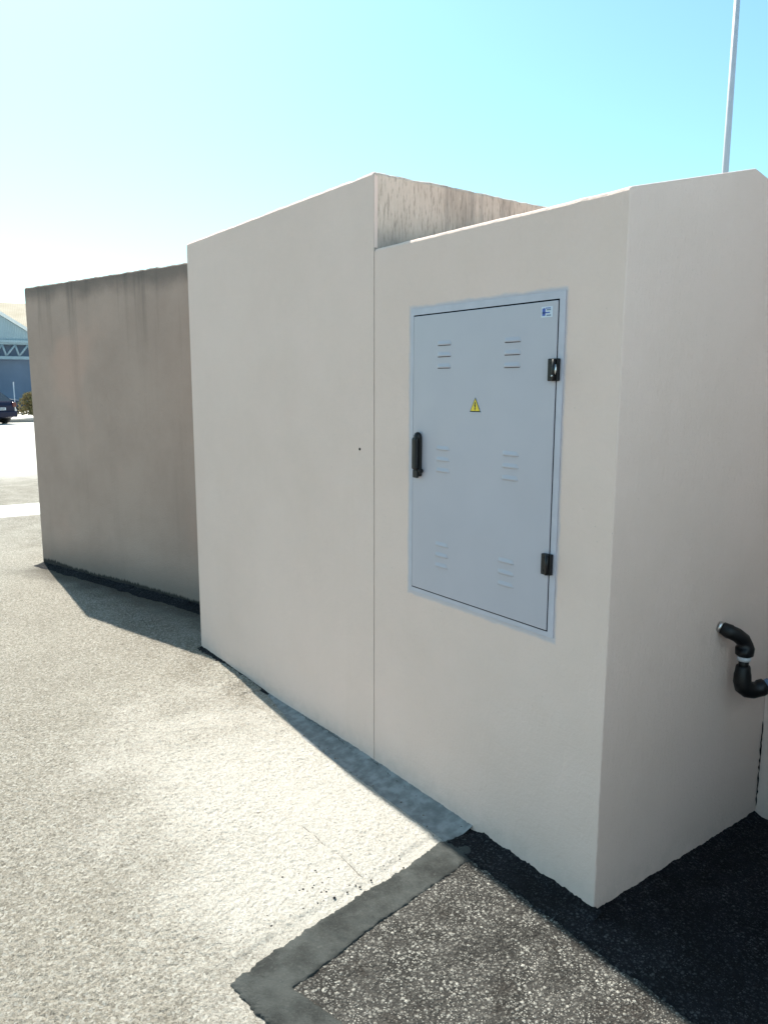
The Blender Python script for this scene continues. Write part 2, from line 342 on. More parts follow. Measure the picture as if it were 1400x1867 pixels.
# black tar standing in for deep shade round the kiosk foot: a band along the front and the whole strip beside it
bm = bmesh.new(); last = None; NX = 700
for i in range(NX+1):
    x = -.545+5.4*i/NX; y0_ = -.118+.012*fbm(x, 0, 14, 4, 3)+.006*fbm(x, 0, 70, 3, 4); y1_ = .0 if x < 0 else .934  # runs on unseen to the right, cutting bounce light on the kiosk flank
    row = [bm.verts.new((x, y0_-.004, .0044)), bm.verts.new((x, y0_, .0105)), bm.verts.new((x, y0_*.5, .012)), bm.verts.new((x, 0, .012)), bm.verts.new((x, max(y1_, .0004), .0135))]
    if last:
        for k in range(4): bm.faces.new((last[k], last[k+1], row[k+1], row[k]))
    last = row
o = mesh('tar_shade_surface', bm, M['lip']); tag(o, kind='structure')
def ribbon(name, oa, ib, z, mat, n=420, cols=12, seed=5):
    """raised strip of filler between two edges, its rims ragged and rolled down to the ground"""
    def samp(pl, t):
        d = [0]
        for p, q in zip(pl, pl[1:]): d.append(d[-1]+math.dist(p, q))
        v = t*d[-1]
        for i in range(len(pl)-1):
            if v <= d[i+1]+1e-9:
                u = (v-d[i])/(d[i+1]-d[i]); return Vector((pl[i][0]+(pl[i+1][0]-pl[i][0])*u, pl[i][1]+(pl[i+1][1]-pl[i][1])*u))
        return Vector(pl[-1])
    bm = bmesh.new(); last = None
    for i in range(n+1):
        t = i/n; a = samp(oa, t); b = samp(ib, t); d = (b-a).normalized()
        a = a+d*(.008*fbm(a.x, a.y, 9, 3, seed)+.009*fbm(a.x, a.y, 55, 3, seed+1)); b = b+d*(.006*fbm(b.x, b.y, 12, 3, seed+4)+.003*fbm(b.x, b.y, 70, 2, seed+6))
        row = []
        for k in range(cols+3):
            if k == 0: p, zz = a-d*.003, .0006
            elif k == cols+2: p, zz = b+d*.002, .0042
            else:
                u = (k-1)/cols; p = a.lerp(b, u); zz = z*(.82+.35*math.sin(math.pi*u))+.0035*max(0, fbm(p.x, p.y, 22, 4, seed+20)-.1)+.0030*fbm(p.x, p.y, 30, 4, seed)
            row.append(bm.verts.new((p.x, p.y, zz)))
        if last:
            for k in range(len(row)-1): bm.faces.new((last[k], last[k+1], row[k+1], row[k]))
        last = row
    return mesh(name, bm, mat, smooth=True)
oa = [(-.556, .0), (-.552, -.156), (-.515, -.35), (-.492, -.501), (-.473, -.601), (-.452, -.758), (-.425, -.90), (-.402, -.985)]
ib = [(-.425, .0), (-.42, -.161), (-.391, -.346), (-.372, -.45), (-.355, -.56), (-.329, -.66), (-.302, -.78), (-.279, -.895)]
o = ribbon('asphalt_strip', oa, ib, .009, M['strip']); tag(o, kind='structure')
oa = [(-.402, -.985), (-.390, -1.022), (-.322, -1.015), (-.26, -1.008), (-.222, -.999), (-.1, -.985), (.6, -.80)]
ib = [(-.279, -.895), (-.270, -.893), (-.25, -.885), (-.203, -.873), (-.16, -.862), (-.108, -.850), (.6, -.66)]
o = ribbon('asphalt_strip', oa, ib, .009, M['strip'], seed=5); tag(o, kind='structure')
# cement skim along the foot of the painted block: a low sloping fillet, darkened to fill the wall's shadow band
def fillet(name, a, b, wfun, hfun, mat, seed=0, step=.008, nrm=None, rows=5, rag=1.):
    a = Vector(a); b = Vector(b); L = (b-a).length; d = (b-a)/L; nn = nrm or Vector((d.y, -d.x)); n = int(L/step)
    bm = bmesh.new(); last = None
    for i in range(n+1):
        t = i/n; p = a+d*(L*t); wv = wfun(t); hv = hfun(t); row = []
        jw = 1+rag*(.22*fbm(p.x, p.y, 9, 3, seed)+.05*fbm(p.x, p.y, 90, 2, seed)); jh = 1+rag*(.35*fbm(p.x, p.y, 16, 3, seed+9)+.22*fbm(p.x, p.y, 110, 2, seed+9))
        for k in range(rows+1):
            s = k/rows; q = p+nn*(wv*jw*s)
            z = .0015+hv*jh*(1-s)**1.8+(.002*noise.noise(Vector((q.x*80, q.y*80, seed))) if 0 < k < rows else 0)
            row.append(bm.verts.new((q.x, q.y, max(z, .0008 if k == rows else .0014))))
        if last:
            for k in range(rows): bm.faces.new((last[k], last[k+1], row[k+1], row[k]))
        last = row
    return mesh(name, bm, mat, smooth=True)
sm = lambda x, a, b: max(0, min(1, (x-a)/(b-a)))
o = fillet('cement_shade_strip', (-2.15, .001), (-.545, .001), lambda t: .008+.112*sm(t, 0, .38), lambda t: .006+.022*sm(t, .1, .5), M['cement'], 4, rag=.35); tag(o, kind='structure')
o = fillet('tar_edge', (-3.01, .001), (-1.90, .001), lambda t: .004+.062*(1-t), lambda t: .003+.014*(1-t), M['lip'], 6); tag(o, kind='structure')
o = fillet('tar_edge', (-.56, .001), (.03, .001), lambda t: .07+.02*t, lambda t: .010+.016*sm(t, 0, .12), M['lip'], 8); tag(o, kind='structure')
o = fillet('tar_edge', (-.001, -.03), (-.001, .934), lambda t: .10, lambda t: .014+.010*t, M['lip'], 11, nrm=Vector((1, 0))); tag(o, kind='structure')
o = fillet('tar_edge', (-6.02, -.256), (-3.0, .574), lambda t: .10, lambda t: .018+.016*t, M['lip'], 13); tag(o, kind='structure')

bm = bmesh.new(); cp = poly_dense([(-1.75, -.012), (-1.5, -.010), (-1.3, -.016), (-1.1, -.012), (-.9, -.022), (-.75, -.030), (-.62, -.034), (-.57, -.026)], .007, .005, 33, closed=False)
for i in range(len(cp)-1):
    wv = .0013*max(.25, 1+1.4*fbm(cp[i][0], 2, 40, 2)); a, b = cp[i], cp[i+1]; hz = lambda y: .0030+.026*max(0, 1+y/.095)**1.8
    bm.faces.new([bm.verts.new(q) for q in ((a[0], a[1]-wv, hz(a[1])), (b[0], b[1]-wv, hz(b[1])), (b[0], b[1]+wv, hz(b[1])+.001), (a[0], a[1]+wv, hz(a[1])+.001))])
tag(mesh('pavement_crack', bm, M['ink']), kind='structure')
# crumbs and grit
def grit(name, spots, mat, smin, smax, label, cat='gravel', zo=.0):
    bm = bmesh.new()
    for x, y in spots:
        s = random.uniform(smin, smax); t = bmesh.new(); bmesh.ops.create_icosphere(t, subdivisions=1, radius=s)
        sc = Vector((random.uniform(.7, 1.3), random.uniform(.7, 1.3), random.uniform(.45, .9)))
        for v in t.verts: v.co = Vector((v.co.x*sc.x, v.co.y*sc.y, v.co.z*sc.z))*random.uniform(.8, 1.2)+Vector((x, y, s*.35+zo))
        join(bm, t)
    return tag(mesh(name, bm, mat), label, cat, kind='stuff')
sp = [(random.gauss(-.60, .05), random.gauss(-.62, .045)) for _ in range(34)]+[(-.52-random.expovariate(16), random.uniform(-1.0, -.3)) for _ in range(60)]
grit('tar_crumbs', sp, M['lip'], .0012, .0042, 'small black tar crumbs scattered beside the grey repair strip', zo=.0045)
sp = [(random.uniform(-.35, 1.2), random.uniform(-.85, .8)) for _ in range(900)]+[(random.uniform(-4.6, -3.1), random.uniform(-.3, .3)) for _ in range(40)]
M['palegrit'] = mat_plain('pale_stone_chips', (.42, .41, .38), .8, var=.3, scale=40)
grit('stone_chips', sp, M['palegrit'], .0008, .0026, 'pale stone chips loose on the dark asphalt')
sp = [(random.uniform(-3.4, -.6), random.uniform(-1.5, -.1)) for _ in range(90)]+[(random.uniform(-6, -2.5), random.uniform(-3., -.3)) for _ in range(70)]+[(random.uniform(-2., -.6), random.uniform(-.12, -.02)) for _ in range(26)]
M['browngrit'] = mat_plain('brown_stone_chips', (.12, .10, .08), .8, var=.3, scale=40)
grit('pebbles', sp, M['browngrit'], .0015, .005, 'small brown pebbles loose on the pale sunlit asphalt', zo=.0035)
# hairline crack in the pale asphalt
bm = bmesh.new()
cp = [(-.939, -.481), (-.86, -.474), (-.80, -.479), (-.769, -.473), (-.70, -.466), (-.638, -.468), (-.585, -.473), (-.545, -.470)]
cp = poly_dense(CR, .0022, .006, 21, closed=False)
for i in range(len(cp)-1):
    if 26 < i % 34 < 31: continue
    wv = .0011*(1+.9*fbm(cp[i][0], 0, 60, 2)); a, b = cp[i], cp[i+1]
    bm.faces.new([bm.verts.new(q) for q in ((a[0], a[1]-wv, .0012), (b[0], b[1]-wv, .0012), (b[0], b[1]+wv, .0012), (a[0], a[1]+wv, .0012))])
tag(mesh('pavement_crack', bm, M['ink']), kind='structure')

# ---------------------------------------------------------------- walls
def rough_block(name, x0, x1, y0, y1, zt, fmat, parent=None, amp=.004, step=.02, thick_edge=.012):
    """block with an irregular rounded top edge. fmat(normal axis) -> material index"""
    bm = bmesh.new()
    nx = max(2, int((x1-x0)/step)); ny = max(2, int((y1-y0)/step))
    per = [(x0+(x1-x0)*i/nx, y0, 0) for i in range(nx)]+[(x1, y0+(y1-y0)*i/ny, 1) for i in range(ny)]+[(x1-(x1-x0)*i/nx, y1, 2) for i in range(nx)]+[(x0, y1-(y1-y0)*i/ny, 3) for i in range(ny)]
    cx, cy = (x0+x1)/2, (y0+y1)/2; b = thick_edge
    levels = [(0, 0, 0), (zt-.06, 0, 0), (zt-b, 0, 0), (zt-b*.35, .35*b, 1), (zt, b, 1)]
    rings = []
    for z, ins, wob in levels:
        r = []
        for (x, y, sd) in per:
            k = amp*fbm(x*1., y*1.+z, 30, 4, 3)*wob; kz = amp*1.2*fbm(x, y, 14, 4, 8)*wob
            dx = dy = 0
            if sd == 0 or (sd == 1 and y == y0): dy = 1
            if sd == 1 or (sd == 2 and x == x1): dx = -1
            if sd == 2 or (sd == 3 and y == y1): dy = -1
            if sd == 3 or (sd == 0 and x == x0): dx = 1
            r.append(bm.verts.new((x+dx*(ins+abs(k)), y+dy*(ins+abs(k)), z+kz)))
        rings.append(r)
    n = len(per)
    for i in range(len(rings)-1):
        for k in range(n):
            f = bm.faces.new((rings[i][k], rings[i][(k+1) % n], rings[i+1][(k+1) % n], rings[i+1][k])); f.material_index = fmat[per[k][2]]
            if i >= 2: f.smooth = True
    f = bm.faces.new(rings[-1]); f.material_index = fmat[4]
    return mesh(name, bm, [M['wall'], M['brushed'], M['concrete']], parent)
blk = empty('concrete_block', (-2.09, 0, 0)); tag(blk, 'tall block with off-white painted front and bare concrete side, left of the kiosk door', 'concrete block')
def into(o, par): o.parent = par; o.matrix_parent_inverse = Matrix.Translation(-par.location); return o
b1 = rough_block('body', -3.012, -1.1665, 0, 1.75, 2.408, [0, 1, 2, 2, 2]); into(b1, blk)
# a thin painted return on the corner and the joint filler near the ground
bm = bmesh.new(); box(bm, -1.1663, -1.1638, .0015, .03, 0, .115); box(bm, -1.1663, -1.1638, .0022, .03, .115, 2.115); into(mesh('joint_filler', bm, M['wall']), blk)
bm = bmesh.new(); box(bm, -1.1665, -1.1645, .001, .016, 2.13, 2.392); into(mesh('paint_edge', bm, M['wall']), blk)
bm = bmesh.new(); tube(bm, [(-1.266, -.0012, 1.349), (-1.266, .004, 1.349)], .0058, 12); into(mesh('anchor_hole', bm, M['void']), blk)

# kiosk: low gabled box with the service door
kio = empty('utility_kiosk', (-.58, 0, 0)); tag(kio, 'low off-white utility kiosk with grey metal service door and shallow gable side', 'kiosk')
Hf, Ha, ya, yb = 2.124, 2.263, .605, 1.21
bm = bmesh.new(); x0, x1 = -1.1635, 0.
prof = [(0, 0), (0, Hf-.010), (.003, Hf-.003), (.010, Hf+.001), (ya-.012, Ha-.0028), (ya, Ha), (ya+.012, Ha-.0028), (yb-.01, Hf+.001), (yb, Hf-.01), (yb, 0)]
N = 60; rows = []
for i in range(N+1):
    x = x0+(x1-x0)*i/N
    rows.append([bm.verts.new((x, y+(abs(.0016*fbm(x, z, 25, 3)) if 0 < j < 4 else 0), z+(.0018*fbm(x, 1, 18, 3, 5) if 0 < j < 8 else 0))) for j, (y, z) in enumerate(prof)])
    if i:
        for j in range(len(prof)-1):
            f = bm.faces.new((rows[i-1][j], rows[i-1][j+1], rows[i][j+1], rows[i][j]))
bm.faces.new(rows[0]); bm.faces.new(rows[-1])
kb = mesh('body', bm, M['wall']); into(kb, kio)
bv = kb.modifiers.new('bevel', 'BEVEL'); bv.width = .004; bv.segments = 2; bv.limit_method = 'ANGLE'; bv.angle_limit = math.radians(50)

DX0, DX1, DZ0, DZ1 = -.911, -.224, .846, 1.857
def ring_rect(bm, X0, X1, Z0, Z1, x0, x1, z0, z1, y0, y1):
    box(bm, X0, X1, y0, y1, z1, Z1); box(bm, X0, X1, y0, y1, Z0, z0); box(bm, X0, x0, y0, y1, z0, z1); box(bm, x1, X1, y0, y1, z0, z1)
bm = bmesh.new(); ring_rect(bm, DX0-.016, DX1+.022, DZ0-.016, DZ1+.022, DX0, DX1, DZ0, DZ1, -.0035, .002)
fr = mesh('door_frame', bm, M['frame']); into(fr, kio)
bm = bmesh.new(); box(bm, DX0, DX1, -.0012, .002, DZ0, DZ1); into(mesh('door_recess', bm, M['void']), kio)
bm = bmesh.new(); box(bm, DX0+.0042, DX1-.0038, -.0065, -.0018, DZ0+.0042, DZ1-.0046, .0018, 2)
door = mesh('door', bm, M['door']); into(door, kio)
def onto(o): o.parent = door; o.matrix_parent_inverse = Matrix.Identity(4); return o
# pressed louvres: three to a vent, six vents
def vent(cx, ztop, wd=.073, gap=.039, slot=.0016):
    bm = bmesh.new()
    for k in range(3):
        z = ztop-k*gap; h = .016; n = 10; g = []
        for i in range(n+1):
            t = i/n; x = cx-wd/2+wd*t; e = math.sin(math.pi*min(1, min(t, 1-t)/.16)/2)
            g.append([bm.verts.new((x, -.0064, z+h*.5)), bm.verts.new((x, -.0064-.0016*e, z)), bm.verts.new((x, -.0064-.0052*e, z-h*.36)), bm.verts.new((x, -.0064-.0036*e, z-h*.5)), bm.verts.new((x, -.0067, z-h*.40))])
            if i:
                for j in range(4):
                    f = bm.faces.new((g[i-1][j], g[i][j], g[i][j+1], g[i-1][j+1])); f.smooth = j < 2; f.material_index = 1 if j == 3 else 0
    for k in range(3):
        z = ztop-k*gap-.016*.5
        if slot: box(bm, cx-wd/2+.003, cx+wd/2-.003, -.0071, -.0062, z-slot-.0002, z-.0002, mi=1)
    return onto(mesh('louvre_vent', bm, [M['door'], M['void']]))
for cx, zt in ((-.735, 1.753), (-.407, 1.749), (-.735, 1.388), (-.403, 1.392), (-.735, 1.040), (-.410, 1.040)): vent(cx, zt, slot=.0018 if zt > 1.6 else 0)
# warning triangle with lightning bolt
bm = bmesh.new(); tx, tz = -.571, 1.541
def tri(s, y, mi, oz=0):
    pts = [(tx-s*.5, tz-s*.42+oz), (tx+s*.5, tz-s*.42+oz), (tx, tz+s*.50+oz)]
    prism(bm, pts, y, y+.0004, mi)
tri(.057, -.0072, 0); tri(.0535, -.0077, 1); tri(.043, -.0082, 2, -.0003)
bolt = [(-.002, .017), (.004, .017), (.001, .005), (.005, .005), (.0005, -.007), (.0035, -.006), (-.0008, -.0165), (-.004, -.005), (-.001, -.006), (-.003, .002), (-.0055, .002)]
prism(bm, [(tx+a, tz-.004+b) for a, b in [(p*.85, q*.85) for p, q in bolt]], -.0087, -.0083, 1)
onto(mesh('warning_sign', bm, [M['white'], M['ink'], M['yellow']]))
# small blue maker's sticker
bm = bmesh.new(); lx, lz = -.269, 1.822
box(bm, lx-.022, lx+.022, -.0071, -.0066, lz-.0155, lz+.0155, mi=0)
box(bm, lx-.018, lx-.006, -.0076, -.0072, lz-.011, lz+.010, mi=1)
box(bm, lx-.013, lx-.010, -.0081, -.0077, lz-.002, lz+.012, mi=1)
for k, (a, b) in enumerate(((-.001, .015), (-.018, .012), (-.001, .016))): box(bm, lx+a, lx+b, -.0076, -.0072, lz+.004-k*.008, lz+.0075-k*.008, mi=2 if k != 1 else 1)
for k in range(6): box(bm, lx-.005+k*.0034, lx-.003+k*.0034, -.0076, -.0072, lz+.009, lz+.0125, mi=1)
onto(mesh('maker_sticker', bm, [M['white'], M['blue'], M['bay']]))
# hinges
def hinge(cx, cz, worn):
    bm = bmesh.new()
    box(bm, cx-.016, cx+.007, -.020, -.006, cz-.033, cz+.033, .0025, 2)
    box(bm, cx+.009, cx+.020, -.016, -.003, cz-.033, cz+.033, .0025, 2)
    tube(bm, [(cx+.008, -.019, cz-.032), (cx+.008, -.019, cz+.032)], .006, 14)
    for dz in (-.02, .02): tube(bm, [(cx-.006, -.0215, cz+dz), (cx-.006, -.019, cz+dz)], .003, 10)
    h = onto(mesh('hinge', bm, M['black']))
    if worn:
        bm = bmesh.new(); tube(bm, [(cx+.014, -.018, cz+.016), (cx+.015, -.018, cz-.002), (cx+.012, -.019, cz-.014)], [.0025, .0035, .002], 10)
        tube(bm, [(cx+.006, -.0265, cz-.020), (cx+.010, -.0255, cz-.016)], [.002, .003], 10)
        s = mesh('hinge_pin', bm, M['chrome']); s.parent = door
hinge(-.232, 1.652, True); hinge(-.231, 1.063, False)
# swing handle
bm = bmesh.new()
box(bm, -.888, -.850, -.018, -.006, 1.276, 1.425, .005, 3)
box(bm, -.884, -.853, -.034, -.016, 1.300, 1.420, .009, 4)
box(bm, -.884, -.856, -.026, -.016, 1.270, 1.300, .004, 3)
tube(bm, [(-.850, -.018, 1.298), (-.838, -.020, 1.298)], .008, 12)
tube(bm, [(-.867, -.015, 1.405), (-.867, -.015, 1.425), (-.867, -.014, 1.434), (-.867, -.013, 1.438)], [.0155, .015, .011, .004], 18)
onto(mesh('door_handle', bm, M['black'], smooth=False))
bm = bmesh.new(); tube(bm, [(-.893, -.010, 1.350), (-.890, -.015, 1.356), (-.888, -.017, 1.346), (-.890, -.013, 1.339)], [.003, .004, .003, .002], 8)
onto(mesh('latch_tongue', bm, M['chrome']))

# long unpainted wall on the left, turned 15 degrees
A = Vector((-6.018, -.254)); B = Vector((-3.0, .574)); dv = (B-A).normalized(); L = (B-A).length
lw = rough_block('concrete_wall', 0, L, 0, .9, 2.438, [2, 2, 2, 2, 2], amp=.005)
lw.location = (A.x, A.y, 0); lw.rotation_euler = (0, 0, math.atan2(dv.y, dv.x)); tag(lw, 'long bare brownish concrete wall with dark streaks, left of the painted block', 'wall')
bm = bmesh.new(); tube(bm, [(-6.03, -.13, 1.96), (-6.05, -.13, 1.99), (-6.056, -.13, 2.08), (-6.05, -.13, 2.17), (-6.03, -.13, 2.2)], [.02, .035, .04, .035, .02], 14)
tag(mesh('cable_clamp', bm, M['black']), 'small dark rounded fitting on the far left end of the bare concrete wall', 'bracket')

# wall returning to the right behind the pipe
aw = rough_block('return_wall', .0, 4.2, .934, 1.9, 2.55, [0, 0, 0, 0, 2]); aw.location.x = .001
tag(aw, 'painted wall meeting the kiosk at the right picture edge beyond the black pipe', 'wall')

# ---------------------------------------------------------------- black pipe with fittings
pp = empty('irrigation_pipe', (0, .59, .81)); tag(pp, 'black plastic water pipe with two elbows coming out of the kiosk side', 'pipe')
def pm(name, pts, rad, mat='black', seg=22):
    bm = bmesh.new(); tube(bm, pts, rad, seg); o = mesh(name, bm, M[mat]); return into(o, pp)
def arc(c, r, e1, e2, a0, a1, n=8): return [Vector(c)+r*(Vector(e1)*math.cos(a0+(a1-a0)*i/n)+Vector(e2)*math.sin(a0+(a1-a0)*i/n)) for i in range(n+1)]
V3 = Vector
pm('wall_socket', [V3((-.002, .590, .812)), V3((.010, .593, .809))], [.020, .017], 'chrome')
pm('upper_elbow', [V3((.006, .592, .810)), V3((.009, .593, .809)), V3((.030, .603, .799)), V3((.034, .606, .797)), V3((.046, .620, .789)), V3((.057, .640, .772)), V3((.060, .652, .750)), V3((.060, .653, .742)), V3((.060, .652, .718)), V3((.060, .652, .712))],
   [.016, .021, .0255, .0235, .024, .0245, .026, .0305, .029, .021], seg=28)
pm('coupling_ring', [V3((.060, .652, .713)), V3((.060, .652, .698))], .0215, 'pole')
pm('riser', [V3((.060, .652, .715)), V3((.060, .651, .655))], .0165)
pm('lower_elbow', [V3((.060, .651, .680)), V3((.060, .651, .675)), V3((.060, .651, .655)), V3((.060, .651, .650)), V3((.060, .652, .625)), V3((.063, .657, .607)), V3((.071, .669, .596)), V3((.082, .684, .592)), V3((.092, .697, .596)), V3((.097, .704, .600)), V3((.106, .716, .607)), V3((.110, .720, .610))],
   [.021, .0235, .026, .0275, .029, .0305, .030, .028, .0265, .029, .027, .018], seg=28)
pm('coupling_ring', [V3((.108, .718, .608)), V3((.116, .728, .614))], .0215, 'bay')
pm('supply_pipe', [V3((.104, .713, .605)), V3((.16, .78, .648)), V3((.26, .86, .68)), V3((.42, .885, .69)), V3((1.3, .885, .69))], .0155)
# ---------------------------------------------------------------- tall mast behind
bm = bmesh.new(); tube(bm, [(0, 0, 0), (0, 0, 1.2), (0, 0, 5), (.0, 0, 9.6)], [.064, .060, .050, .040], 20)
ms = empty('mast', (-5.92, 10.19, 0)); tag(ms, 'tall thin pale grey mast rising behind the kiosk roof', 'pole')
mesh('pole', bm, M['pole'], ms)
bm = bmesh.new(); box(bm, -.16, .16, -.16, .16, 0, .02, .004); mesh('base_plate', bm, M['pole'], ms)
bm = bmesh.new(); tube(bm, [(0, 0, 9.6), (0, 0, 9.64), (0, 0, 9.70), (0, 0, 9.74)], [.03, .06, .06, .01], 16); mesh('finial', bm, M['pole'], ms)

# ---------------------------------------------------------------- distance: kerb, bush, cars, warehouse
import math as m_
far_n = Vector((-.9826, .1856)); far_s = Vector((.1856, .9826)); C0 = Vector((1.344, -1.777))
AZ = math.atan2(far_s.y, far_s.x)          # local x runs to the right as seen, local y runs away
def FP(D, s, z=0): q = C0+far_n*D+far_s*s; return (q.x, q.y, z)
M['paving'] = mat_plain('pale_paving', (.48, .46, .42), .9, var=.1, scale=2)
bm = bmesh.new(); box(bm, -30, 40, 0, 14, .0, .13, .02); o = mesh('pavement', bm, M['paving']); o.location = FP(38.6, 0); o.rotation_euler.z = AZ; tag(o, kind='structure')
bm = bmesh.new(); box(bm, -30, 40, -.16, -.002, .0, .15, .02); o = mesh('kerb', bm, mat_plain('kerb_stone', (.30, .29, .27), .9, scale=2)); o.location = FP(38.6, 0); o.rotation_euler.z = AZ; tag(o, kind='structure')

M['carblue'] = mat_plain('navy_car_paint', (.006, .007, .030), .45, var=.02, spec=.25); M['carteal'] = mat_plain('slate_blue_car_paint', (.02, .045, .085), .4, var=.02, spec=.3)
M['glass'] = mat_plain('dark_car_glass', (.02, .025, .035), .06, var=.02); M['tyre'] = mat_plain('tyre_rubber', (.015, .015, .016), .8)
M['red'] = mat_plain('tail_lamp_red', (.10, .015, .015), .2); M['trim'] = mat_plain('black_trim', (.012, .012, .013), .5); M['silver'] = mat_plain('silver_rim', (.5, .5, .52), .3, metal=.8)
def car(name, loc, rz, paint, label, tall=1.0):
    """local +y is forward; rear at y=0"""
    r = empty(name, loc, rz); tag(r, label, 'car', 'parked cars across the yard')
    L_, W_ = 4.15, .88
    st = [(0.00, .40, .78, .70), (.06, .32, .98, .80), (.30, .24, 1.02, .86), (.9, .22, 1.0, .88), (2.0, .22, .97, .88), (3.0, .22, .94, .87), (3.7, .24, .82, .84), (4.08, .30, .68, .74), (4.15, .38, .58, .62)]
    bm = bmesh.new(); rg = []
    for y, zb, zt, hw in st:
        sec = [(-hw*.92, zb), (-hw, zb+.12), (-hw, zt-.22), (-hw*.96, zt-.05), (-hw*.86, zt), (hw*.86, zt), (hw*.96, zt-.05), (hw, zt-.22), (hw, zb+.12), (hw*.92, zb)]
        rg.append([bm.verts.new((x, y, z*tall)) for x, z in sec])
    for i in range(len(rg)-1):
        for k in range(10): f = bm.faces.new((rg[i][k], rg[i][(k+1) % 10], rg[i+1][(k+1) % 10], rg[i+1][k])); f.smooth = True
    bm.faces.new(rg[0]); bm.faces.new(rg[-1]); body = mesh('body', bm, paint, r)
    # cabin
    bm = bmesh.new(); rg = []
    for y, z, hw in ((.10, .98, .76), (.55, 1.38, .60), (.9, 1.45, .60), (1.7, 1.46, .60), (2.2, 1.40, .59), (3.0, .94, .74)):
        rg.append([bm.verts.new((x, y, zz*tall)) for x, zz in ((-.78 if z < 1 else -hw-.16, .95), (-hw, z-.05), (-hw+.07, z), (hw-.07, z), (hw, z-.05), (.78 if z < 1 else hw+.16, .95))])
    for i in range(len(rg)-1):
        for k in range(5):
            f = bm.faces.new((rg[i][k], rg[i+1][k], rg[i+1][k+1], rg[i][k+1])); f.smooth = False
            f.material_index = 0 if (k in (1, 2, 3) and 1 <= i <= 3) else 1
    bm.faces.new(rg[0]).material_index = 1; bm.faces.new(rg[-1]).material_index = 1
    mesh('cabin', bm, [paint, M['glass']], r)
    bm = bmesh.new(); box(bm, -.83, .83, -.07, .12, .30*tall, .56*tall, .05, 3); mesh('rear_bumper', bm, paint, r)
    for sx in (-1, 1):
        bm = bmesh.new(); box(bm, sx*.74-.1, sx*.74+.1, -.025, .12, .72*tall, .93*tall, .03, 2); mesh('tail_lamp', bm, M['red'], r)
        bm = bmesh.new(); box(bm, sx*.97-.07, sx*.97+.07, 2.45, 2.6, .96*tall, 1.08*tall, .03, 2); mesh('wing_mirror', bm, paint, r)
        for y in (.72, 3.35):
            bm = bmesh.new(); tube(bm, [(sx*.70, y, .32), (sx*.72, y, .32), (sx*.88, y, .32), (sx*.895, y, .32)], [.29, .32, .32, .28], 24); wh = mesh('wheel', bm, M['tyre'], r)
            bm = bmesh.new(); tube(bm, [(sx*.88, y, .32), (sx*.905, y, .32)], [.21, .19], 20); mesh('rim', bm, M['silver'], wh)
    bm = bmesh.new(); box(bm, -.26, .26, -.034, -.015, .60*tall, .71*tall, .004)
    pl = mesh('number_plate', bm, M['white'], r)
    bm = bmesh.new()
    for k in range(7): box(bm, -.20+k*.058, -.165+k*.058, -.038, -.035, .625*tall, .685*tall)
    mesh('plate_lettering', bm, M['ink'], pl)
    return r
# rear looks towards the camera and a little right
car('parked_car', FP(36.6, -.62), AZ+math.radians(42), M['carblue'], 'dark navy hatchback parked in the sun, its rear and number plate showing')
car('parked_car', FP(46.5, -3.6), AZ-math.radians(84), M['carteal'], 'slate blue hatchback parked side-on in the shade behind the navy car', 1.06)

# slim post lamp
pt = empty('marker_post', FP(41.5, -.05, .13)); tag(pt, 'slim white post standing behind the navy car', 'post')
bm = bmesh.new(); tube(bm, [(0, 0, 0), (0, 0, 1.6)], .022, 10); mesh('post', bm, M['white'], pt)
bm = bmesh.new(); box(bm, -.05, .05, -.02, .02, 1.60, 1.68, .01); mesh('cap', bm, M['white'], pt)

# dry shrub
g = G('dry_olive_leaf'); oi = g.noise(9., 3); M['leaf'] = g.done(g.mix(g.mr(oi, .35, .65), (.34, .25, .12), (.18, .17, .07)), .8)
M['twig'] = mat_plain('brown_twig', (.10, .07, .045), .9)
def shrub(loc, w_, h_, n, label, seed):
    rd = random.Random(seed); r = empty('shrub', loc); tag(r, label, 'shrub', 'dry shrubs along the pavement')
    bm = bmesh.new()
    for _ in range(n):
        a = rd.uniform(0, 6.283); q = rd.random()**.5; z = h_*rd.uniform(.05, 1)**.8; rr = w_*q*(1-.35*(z/h_)**3)*(.8+.3*math.sin(a*3+seed))
        p = Vector((rr*math.cos(a), rr*math.sin(a), z)); d = Vector((rd.gauss(0, .5), rd.gauss(0, .5), rd.uniform(.3, 1))).normalized()*rd.uniform(.08, .2); s = d.cross(Vector((rd.gauss(0, 1), rd.gauss(0, 1), .2))).normalized()*.025
        bm.faces.new([bm.verts.new(v) for v in (p-s, p+d*.5-s*1.3, p+d, p+d*.5+s*1.3)])
    mesh('foliage', bm, M['leaf'], r)
    bm = bmesh.new()
    for _ in range(14): a = rd.uniform(0, 6.28); tube(bm, [(.05*math.cos(a), .05*math.sin(a), 0), (w_*.5*math.cos(a), w_*.5*math.sin(a), h_*.5), (w_*.75*math.cos(a), w_*.75*math.sin(a), h_*.9)], [.014, .009, .004], 5)
    mesh('stems', bm, M['twig'], r)
shrub(FP(40.2, .80, .13), .66, 1.12, 2600, 'dry olive-brown shrub just right of the navy car', 1)
shrub(FP(40.8, 2.3, .13), .7, .8, 1600, 'dry shrub further right along the pavement, mostly behind the concrete wall', 2)

